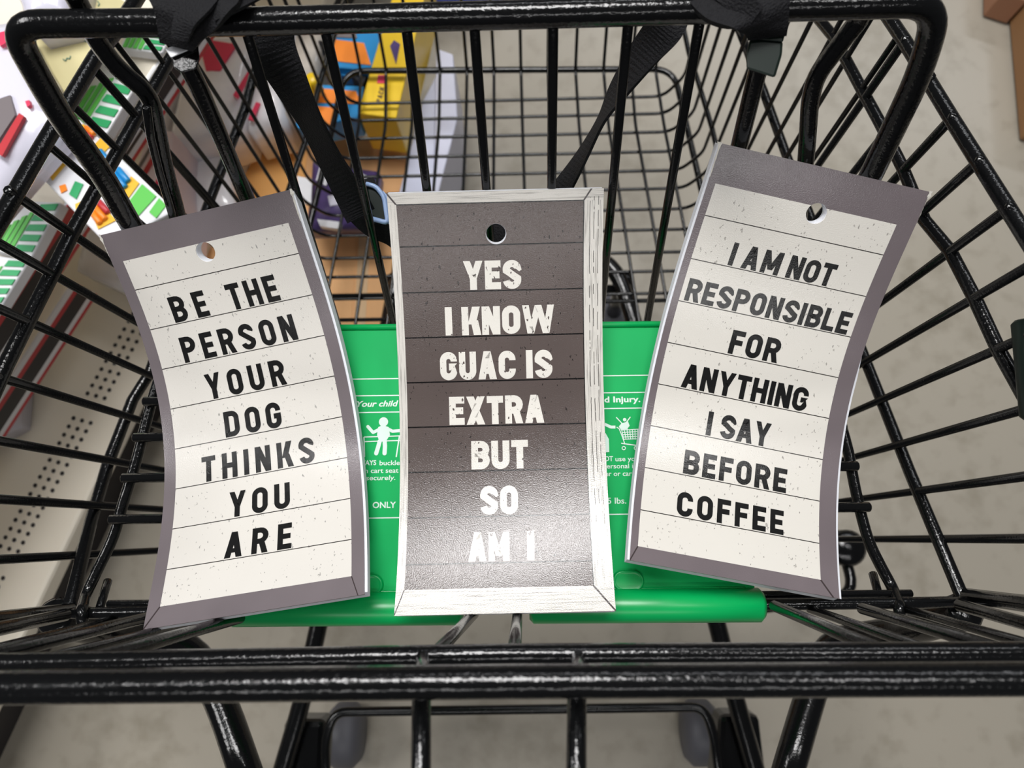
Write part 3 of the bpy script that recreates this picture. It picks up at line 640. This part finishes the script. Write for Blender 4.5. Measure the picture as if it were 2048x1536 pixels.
for key, (lab, panel, frame, spk, wfz, stw, words, capf) in CARDS.items():
    P = FIT[key]; S = Surf(P); L = P[6]
    root = thing('note_pad', lab, 'note pad', tuple(S(.5, 1., -.004)), 'letterboard note pads laid across the child seat')
    bpy.context.view_layer.update()
    root.matrix_basis = Matrix.Translation(root.location)
    slab('cover', S, HOLE[key], 0., -.0006, cardmat('card_'+key, P, panel, frame, spk, wfz), root)
    off = {'left': (.012, 1.012), 'right': (-.010, .999), 'center': (.003, .997)}[key]
    slab('page_block', S, HOLE[key], -.0006, -.0068, PAPER, root, s0=off[0], s1=off[1], t0=.002, t1=.994 if key != 'right' else .998, hr=HR*.96)
    if key == 'right':
        V = []; Fc = []
        for k in range(12):
            t_ = .40+.598*k/11; V += [S(1.0, t_, -.0012), S(1.016*(1 if k else .99), t_, -.0016)]
        for k in range(11): Fc.append((2*k, 2*k+1, 2*k+3, 2*k+2))
        mesh('loose_page', V, Fc, PAPER, root)
    ink = inkmat('ink_'+key, L, srgb(226, 222, 214) if wfz else (.009, .009, .009, 1), srgb(88, 78, 75) if wfz else None)
    t1, p = P[13], P[14]
    for s, s0, s1, r, *_ in words:
        cf = capf-(.04 if key == 'right' and r in (2, 3) else 0)
        word(S, s, s0, s1, t1+p*(r-1)-.0035, cf*p, stw, ink, root, 'white' if wfz else 'black')
    # worn paper at the spine corners
    if not wfz:
        for s_ in (0., 1.):
            V = []; Fc = []; sg_ = -1 if s_ == 0 else 1
            for k in range(14):
                t_ = -.002+.075*k/13; w1 = random.uniform(.003, .011)*(1.5 if k < 3 else 1)*(1-k/16)
                V += [S(s_-sg_*w1*.5, t_, .0003), S(s_+sg_*w1, t_, -.0004)]
            for k in range(13): Fc.append((2*k, 2*k+1, 2*k+3, 2*k+2))
            mesh('torn_corner', V, Fc, BOARD, root)

# ================================================================== store shelf on the left and its goods
def plain(name, c, rough=.5, **k): return mat(name, srgb(*c), rough, **k)
BEIGE = plain('beige_enamel', (236, 228, 212), .3, noise=.03, nscale=8)
GREYP = plain('grey_strip', (120, 112, 114), .4); DARKP = plain('dark_strip', (42, 38, 40), .5); REDP = plain('red_print', (190, 50, 58), .4)
WHITEP = plain('white_card', (226, 226, 230), .35); LILAC = plain('lilac_white_film', (218, 216, 230), .18, bump=.5, bscale=60)
FILM = plain('white_film', (242, 240, 244), .16, bump=.7, bscale=45, noise=.08, nscale=18); KRAFT = plain('kraft_cardboard', (228, 176, 122), .7, noise=.08, nscale=25, stretch=(1, .12, 1))
KRAFT2 = plain('orange_cardboard', (234, 174, 100), .65, noise=.05, nscale=12); YEL = plain('yellow_card', (236, 196, 32), .35, noise=.04, nscale=20); YELD = plain('ochre_card', (206, 178, 60), .4)
BLU = plain('bright_blue', (30, 140, 205), .35); ORA = plain('orange_card', (246, 138, 32), .4); RBLU = plain('royal_blue', (24, 60, 170), .35); TAN = plain('pale_tan_card', (208, 198, 150), .5, noise=.04, nscale=20)
PURP = plain('purple_film', (78, 62, 112), .3, noise=.2, nscale=60); LG = plain('light_green', (96, 196, 84), .4); DG = plain('mid_green', (44, 160, 98), .4); CRY = plain('mustard_print', (240, 186, 50), .4); PINK = plain('pink_print', (228, 60, 96), .4)
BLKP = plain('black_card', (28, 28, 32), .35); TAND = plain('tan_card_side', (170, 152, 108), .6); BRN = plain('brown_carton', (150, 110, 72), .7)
ZD = .18
e0 = onz(298.5, 739, ZD); e1 = onz(68, 1224, ZD); ud = nrm(e0-e1); wd_ = np.array([-ud[1], ud[0], 0]); 
shelf = thing('store_shelf', 'beige metal store shelf with perforated bottom deck, left of the cart', 'shelf', tuple(e1*[1, 1, 0]))
bpy.context.view_layer.update(); shelf.matrix_basis = Matrix.Translation(shelf.location)
def sh(a, b, z, base=e1): p = base+ud*a+wd_*b; return np.array([p[0], p[1], z])
Ls = 1.9
prism('bottom_deck', [sh(-.5, 0, ZD), sh(Ls, 0, ZD), sh(Ls, .75, ZD), sh(-.5, .75, ZD)], (0, 0, -.035), BEIGE, shelf, bev=.006)
prism('kick_plate', [sh(-.5, .05, ZD-.035), sh(Ls, .05, ZD-.035), sh(Ls, .08, ZD-.035), sh(-.5, .08, ZD-.035)], (0, 0, -.145), DARKP, shelf)
V = []; Fc = []
g = lambda x, y: (x/2.194, y/2.194+550)
h0 = onz(*g(545, 238), ZD+.0004); h1 = onz(*g(2, 1190), ZD+.0004); cstep = onz(*g(582, 248), ZD+.0004)-h0
for k in range(-6, 44):
    if k in (10, 27, 28, 40): continue
    for c_ in range(3):
        p = h0+(h1-h0)*k/26+cstep*c_; i = len(V)
        for j in range(8): V.append(p+np.array([math.cos(j*math.pi/4), math.sin(j*math.pi/4), 0])*.0033)
        Fc.append(tuple(range(i, i+8)))
o = mesh('perforations', V, Fc, DARKP, shelf); o['kind'] = 'stuff'
def upper(pa, pb, z, depth, name, ext=.9):
    a = onz(*pa, z); b = onz(*pb, z); u_ = nrm(a-b); w__ = np.array([-u_[1], u_[0], 0])
    A = a+u_*ext; B = b-u_*.5
    o = prism(name, [B, A, A+w__*depth, B+w__*depth], (0, 0, -.02), BEIGE, shelf, bev=.003)
    for k, (z0, z1, m_) in enumerate(((.0, -.008, WHITEP), (-.008, -.016, REDP), (-.016, -.038, DARKP), (-.038, -.046, WHITEP), (-.046, -.052, REDP))):
        prism('price_strip', [B+[0, 0, z0]-w__*.002, A+[0, 0, z0]-w__*.002, A+[0, 0, z0]+w__*.001, B+[0, 0, z0]+w__*.001], (0, 0, z1-z0), m_, shelf)
    return a, u_, w__
upper((146, 562), (25, 746), .36, .55, 'upper_shelf', 0.)
a3, u3, w3 = upper((92, 466), (0, 606), .50, .5, 'upper_shelf')
for k, (d0, d1, m_) in enumerate(((.02, .06, REDP), (.12, .2, WHITEP), (.30, .34, REDP), (.38, .44, GREYP))):
    p = a3+u3*d0; q_ = a3+u3*d1; prism('price_label', [p-w3*.004, q_-w3*.004, q_-w3*.002, p-w3*.002], (0, 0, -.03), m_, shelf)
def box(name, label, cat, quad, z, h, m_, decals=(), group=None, bev=.002):
    q = pz(quad, z); c = sum(q)/4
    r_ = thing(name, label, cat, (c[0], c[1], z-h), group); bpy.context.view_layer.update(); r_.matrix_basis = Matrix.Translation(r_.location)
    b_ = prism('carton', q, (0, 0, -h), m_, r_, bev=bev)
    for nm, dq, dm in decals:
        prism(nm, pz(dq, z+.0015), (0, 0, -.0012), dm, r_)
    return r_
def bil(q, a, b): q = [np.array(x, float) for x in q]; return tuple((q[0]*(1-a)*(1-b)+q[1]*a*(1-b)+q[2]*a*b+q[3]*(1-a)*b))
def chev(quad):
    D = []
    for k in range(5):
        b0 = .06+k*.19; D.append(('printed_stripe', [bil(quad, .56, b0), bil(quad, .95, b0-.03), bil(quad, .95, b0+.09), bil(quad, .54, b0+.12)], DG))
    for k in range(4):
        a0 = .06+k*.12; D.append(('printed_stripe', [bil(quad, a0, .22+.16*(3-k)*.6), bil(quad, a0+.085, .18+.16*(3-k)*.6), bil(quad, a0+.085, .95), bil(quad, a0, .95)], LG))
    return D
GQ = [((38, 400), (122, 404), (62, 514), (-24, 500)), ((-28, 508), (58, 520), (0, 614), (-90, 610)), ((196, 118), (284, 150), (212, 268), (122, 236)), ((272, 20), (356, 50), (322, 106), (238, 96))]
for q, lb in zip(GQ, ('white carton with green striped chevron print, beside the crayon box', 'white carton with green chevron print, at the left frame edge', 'white carton with green chevron print, behind the second rail above the crayons', 'white carton with green chevron print, farthest back near the strap')):
    box('striped_carton', lb, 'carton', q, .518, .016, WHITEP, chev(q), 'green striped cartons on the shelf')
cb = box('crayon_box', 'white and yellow crayon box with colourful crayons showing', 'crayon box', ((75, 348), (156, 236), (352, 420), (215, 492)), .56, .045, WHITEP,
  [('printed_patch', ((90, 340), (112, 312), (136, 322), (104, 360)), CRY), ('printed_patch', ((118, 372), (130, 368), (134, 380), (122, 386)), ORA), ('printed_patch', ((150, 362), (166, 368), (152, 398), (138, 388)), DG),
   ('printed_patch', ((150, 252), (168, 248), (180, 262), (160, 274)), CRY), ('printed_patch', ((186, 292), (206, 270), (222, 290), (200, 312)), CRY), ('printed_patch', ((150, 408), (172, 398), (168, 420), (152, 424)), CRY),
   ('printed_patch', ((176, 412), (196, 402), (232, 440), (196, 458)), CRY), ('printed_patch', ((240, 388), (262, 352), (278, 366), (252, 402)), CRY),
   ('printed_patch', ((252, 410), (284, 368), (312, 392), (272, 436)), LG), ('printed_patch', ((298, 424), (318, 396), (332, 410), (312, 436)), LG)])
for i, (p, q_, c_) in enumerate((((200, 302), (216, 322), BLU), ((195, 312), (208, 330), RBLU), ((236, 338), (256, 362), BLU), ((228, 346), (250, 374), BLU), ((222, 356), (242, 384), RBLU), ((166, 262), (182, 276), REDP), ((172, 256), (188, 268), ORA), ((196, 402), (216, 424), REDP), ((188, 412), (210, 438), ORA), ((184, 424), (200, 446), ORA))):
    tube('crayon', [onz(*p, .563), onz(*q_, .563)], .0032, c_, cb, segs=10)
# pale packages: pillow shapes
def pillow(name, label, cat, quad, z, h, m_, decals=(), group=None, puff=.014):
    q = [np.array(x, float) for x in quad]; n = 10; V = []; Fc = []
    for j in range(n+1):
        for i in range(n+1):
            a, b = i/n, j/n; p = onz(*bil(quad, a, b), z); e = (math.sin(math.pi*a)*math.sin(math.pi*b))**.45
            V.append(p+np.array([0, 0, puff*e-.004+random.uniform(-.0012, .0012)]))
    k0 = len(V)
    for j in range(n+1):
        for i in range(n+1): V.append(V[j*(n+1)+i]*[1, 1, 0]+np.array([0, 0, z-h]))
    for j in range(n):
        for i in range(n):
            a = j*(n+1)+i; Fc.append((a, a+1, a+n+2, a+n+1))
            if False: pass
    rim = [i for i in range(n)]+[n+(n+1)*j for j in range(n)]+[(n+1)*n+n-i for i in range(n)]+[(n+1)*(n-j) for j in range(n)]
    for i in range(len(rim)): a, b = rim[i], rim[(i+1) % len(rim)]; Fc.append((a, a+k0, b+k0, b))
    Fc.append(tuple(x+k0 for x in rim))
    c = sum(pz(quad, z))/4; r_ = thing(name, label, cat, (c[0], c[1], z-h), group); bpy.context.view_layer.update(); r_.matrix_basis = Matrix.Translation(r_.location)
    me = bpy.data.meshes.new('wrapper'); me.from_pydata([tuple(map(float, v)) for v in V], [], Fc); me.update()
    bm = bmesh.new(); bm.from_mesh(me); bmesh.ops.recalc_face_normals(bm, faces=bm.faces); bmesh.ops.delete(bm, geom=[v for v in bm.verts if not v.link_faces], context='VERTS'); bm.to_mesh(me); bm.free()
    link('wrapper', me, m_, r_)
    for nm, dq, dm in decals: prism(nm, pz(dq, z+puff*.8), (0, 0, -.004), dm, r_)
    return r_
pillow('plastic_package', 'clear-wrapped white package with a red tag, under the left strap', 'package', ((385, 60), (510, 70), (470, 250), (330, 300)), .30, .10, FILM,
  [('printed_patch', ((396, 76), (472, 88), (440, 140), (412, 142)), PINK), ('printed_patch', ((497, 140), (500, 150), (474, 196), (466, 190)), PINK)], 'wrapped packages on the bottom deck')
pillow('plastic_package', 'pale clear-wrapped package with faint pink streaks near cardboard carton', 'package', ((522, 70), (590, 60), (560, 240), (492, 258)), .28, .09, FILM,
  [('printed_patch', ((512, 204), (520, 206), (506, 240), (496, 238)), PINK)], 'wrapped packages on the bottom deck')
pillow('plastic_package', 'grey-white clear-wrapped package behind the inner bent hinge tube', 'package', ((322, 112), (384, 66), (322, 300), (272, 284)), .27, .07, FILM, (), 'wrapped packages on the bottom deck')
pillow('plastic_package', 'wrinkled grey clear-wrapped package above the left note pad', 'package', ((330, 300), (440, 270), (470, 420), (350, 440)), .24, .05, FILM,
  [('printed_patch', ((366, 342), (376, 348), (362, 380), (354, 372)), PINK)], 'wrapped packages on the bottom deck')
box('red_striped_carton', 'white carton with red stripes beside the crayon box', 'carton', ((296, 258), (345, 262), (330, 455), (250, 420)), .33, .13, plain('pinkish_card', (228, 214, 220), .4),
  [('printed_stripe', ((318, 286), (326, 290), (280, 372), (272, 366)), REDP), ('printed_stripe', ((330, 320), (336, 324), (306, 392), (300, 388)), PINK), ('printed_stripe', ((304, 284), (308, 286), (270, 352), (266, 348)), GREYP)])
pillow('plastic_package', 'wrinkled lilac-grey package lying on beige deck beside the left note pad', 'package', ((170, 450), (330, 470), (330, 620), (150, 540)), .25, .05, FILM, (), 'wrapped packages on the bottom deck')
pillow('plastic_package', 'pale lilac package low on beige deck at the left frame edge', 'package', ((-60, 770), (22, 745), (14, 850), (-80, 900)), .24, .05, LILAC, (), 'wrapped packages on the bottom deck')
pillow('plastic_bag', 'crumpled white plastic bag with red print, in the top left corner', 'bag', ((-140, 60), (30, 40), (135, 240), (-40, 440)), .60, .03, LILAC,
  [('printed_patch', ((-6, 66), (10, 62), (14, 84), (0, 92)), PINK), ('printed_patch', ((50, 202), (58, 200), (60, 210), (54, 214)), PINK), ('printed_stripe', ((38, 226), (48, 232), (4, 312), (-10, 304)), REDP), ('printed_patch', ((-10, 200), (20, 190), (30, 230), (-10, 290)), GREYP)], None, .02)
pillow('plastic_bag', 'smooth lilac plastic bag behind the top left frame corner', 'bag', ((18, -60), (150, -60), (132, 30), (52, 48)), .60, .06, LILAC)
tb = box('tan_carton', 'pale tan carton with small green print, inside the top left frame corner', 'carton', ((58, 80), (150, -60), (262, 10), (132, 192)), .56, .012, TAN, [])
SCR = plain('grey_green_ink', (110, 140, 120), .6)
cu_p = [((126, 118), (131, 122)), ((131, 122), (134, 116)), ((134, 116), (139, 118)), ((139, 118), (141, 112)), ((195, 2), (199, 8)), ((199, 8), (196, 12)), ((166, 80), (172, 84))]
for a, b in cu_p: tube('printed_mark', [onz(*a, .5608), onz(*b, .5608)], .0006, SCR, tb, segs=6)
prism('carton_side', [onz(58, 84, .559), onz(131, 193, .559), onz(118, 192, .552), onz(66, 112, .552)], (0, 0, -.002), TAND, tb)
# toys, yellow carton, cardboard under and behind the basket
pillow('plastic_bag', 'off-white fabric bag bundle beside the orange and blue boxes', 'bag', ((575, 60), (645, 62), (625, 190), (560, 230)), .27, .1, plain('oatmeal_film', (215, 206, 196), .5, noise=.15, nscale=50))
box('toy_box', 'blue box with a large orange label, upper one of the two', 'toy box', ((655, 60), (776, 58), (760, 142), (664, 134)), .285, .08, BLU, [('printed_patch', ((664, 78), (728, 86), (742, 130), (672, 122)), ORA), ('printed_patch', ((668, 60), (712, 64), (714, 76), (664, 74)), GREYP)])
box('toy_box', 'blue box with two orange labels, nearest the cardboard carton', 'toy box', ((612, 168), (728, 172), (716, 236), (588, 258)), .285, .05, BLU, [('printed_patch', ((646, 177), (712, 182), (722, 208), (634, 205)), ORA), ('printed_patch', ((630, 212), (670, 215), (664, 250), (616, 248)), ORA)])
box('black_case', 'black plastic case with blue clips between the two toy boxes', 'case', ((626, 78), (668, 84), (740, 140), (724, 172)), .27, .03, BLKP, [('clip', ((684, 140), (705, 144), (702, 154), (682, 150)), BLU), ('clip', ((622, 110), (634, 112), (632, 122), (620, 118)), WHITEP)])
for q_, lb_ in ((((612, 148), (630, 150), (634, 164), (616, 166)), 'small yellow cap beside the black case, upper'), (((602, 166), (616, 164), (614, 182), (600, 180)), 'small yellow cap beside the black case, lower')):
    c = sum(pz(q_, .33))/4; V, Fc = tubegeo([c-[0, 0, .03], c], .0095, 14); tag(mesh('bottle_cap', V, Fc, YEL, None, True), lb_, 'cap')
yb = box('yellow_carton', 'tall yellow carton with pink emblem and dark lettering', 'carton', ((800, -60), (862, -60), (792, 236), (715, 226)), .30, .10, YEL,
  [('printed_patch', ((756, 150), (772, 150), (770, 166), (754, 166)), PINK), ('printed_patch', ((780, 92), (788, 80), (800, 88), (792, 128), (776, 122))[:4], PURP)])
DK = plain('dark_print', (110, 84, 40), .5)
# lettering running up the yellow carton: PACK / BACK
def lett(s, u, v, du, dv, hp):
    ux = np.array([du, dv], float); L0 = np.linalg.norm(ux); ux /= L0; uy = np.array([ux[1], -ux[0]])
    x = 0; V = []; Fc = []
    for ch in s:
        gw, Q = glyph(ch, .2)
        for q in Q:
            i = len(V)
            for px_, py_ in q: pt = np.array([u, v])+ux*(x+px_)*hp+uy*py_*hp; V.append(onz(pt[0], pt[1], .3012))
            Fc.append((i, i+1, i+2, i+3))
        x += gw+.2
    mesh('printed_text', V, Fc, DK, yb)
lett('PACK', 762, 205, .25, -1, 10)
box('white_carton', 'long white carton lying below the yellow carton', 'carton', ((872, 96), (906, 108), (915, 236), (868, 420)), .20, .16, plain('lilac_card', (214, 216, 236), .4), [])
box('white_carton', 'flat white carton partly under the yellow carton end', 'carton', ((846, 200), (872, 150), (868, 420), (786, 430)), .19, .15, plain('lilac_card_b', (206, 210, 232), .4), [])
kb = box('cardboard_carton', 'large open kraft cardboard carton beneath the basket', 'carton', ((470, 236), (815, 285), (808, 700), (330, 690)), .17, .165, KRAFT,
  [('cardboard_flap', ((500, 245), (620, 262), (600, 420), (430, 430)), KRAFT2), ('cardboard_flap', ((655, 470), (712, 474), (700, 700), (620, 700)), KRAFT), ('cardboard_flap', ((718, 474), (740, 476), (728, 700), (706, 700)), plain('pale_kraft', (212, 180, 140), .7))])
pp = pillow('purple_package', 'purple and white patterned package on the kraft cardboard', 'package', ((625, 318), (758, 342), (748, 452), (612, 458)), .27, .035, PURP,
  [('printed_patch', ((594, 352), (624, 358), (622, 412), (600, 404)), WHITEP), ('printed_patch', ((640, 330), (662, 336), (652, 372), (632, 360)), WHITEP), ('printed_patch', ((655, 392), (682, 386), (684, 408), (660, 412)), LILAC), ('printed_patch', ((716, 345), (732, 350), (736, 364), (720, 362)), WHITEP)])
prism('package_label', pz([(634, 438), (682, 444), (678, 458), (640, 452)], .28), (0, 0, -.01), WHITEP, pp)
box('blue_carton', 'royal blue carton above the seat back bar', 'carton', ((868, -60), (978, -60), (974, -2), (872, 0)), .06, .055, RBLU, [])
box('light_blue_carton', 'light blue carton beside the royal blue carton', 'carton', ((978, -60), (1010, -60), (998, -4), (976, -2)), .05, .045, plain('sky_blue_card', (96, 140, 220), .4), [])
box('brown_carton', 'tall brown cardboard carton at the right frame edge', 'carton', ((2062, -80), (2250, -80), (2250, 280), (2092, 236)), .075, .07, BRN, [])
box('brown_carton', 'smaller brown cardboard carton with a dark top, in the top right corner', 'carton', ((2006, -110), (2075, -110), (2055, 2), (2006, -14)), .065, .06, plain('brown_carton_b', (158, 112, 84), .7), [('tape', ((2028, -50), (2066, -50), (2058, -10), (2028, -14)), BLKP)])
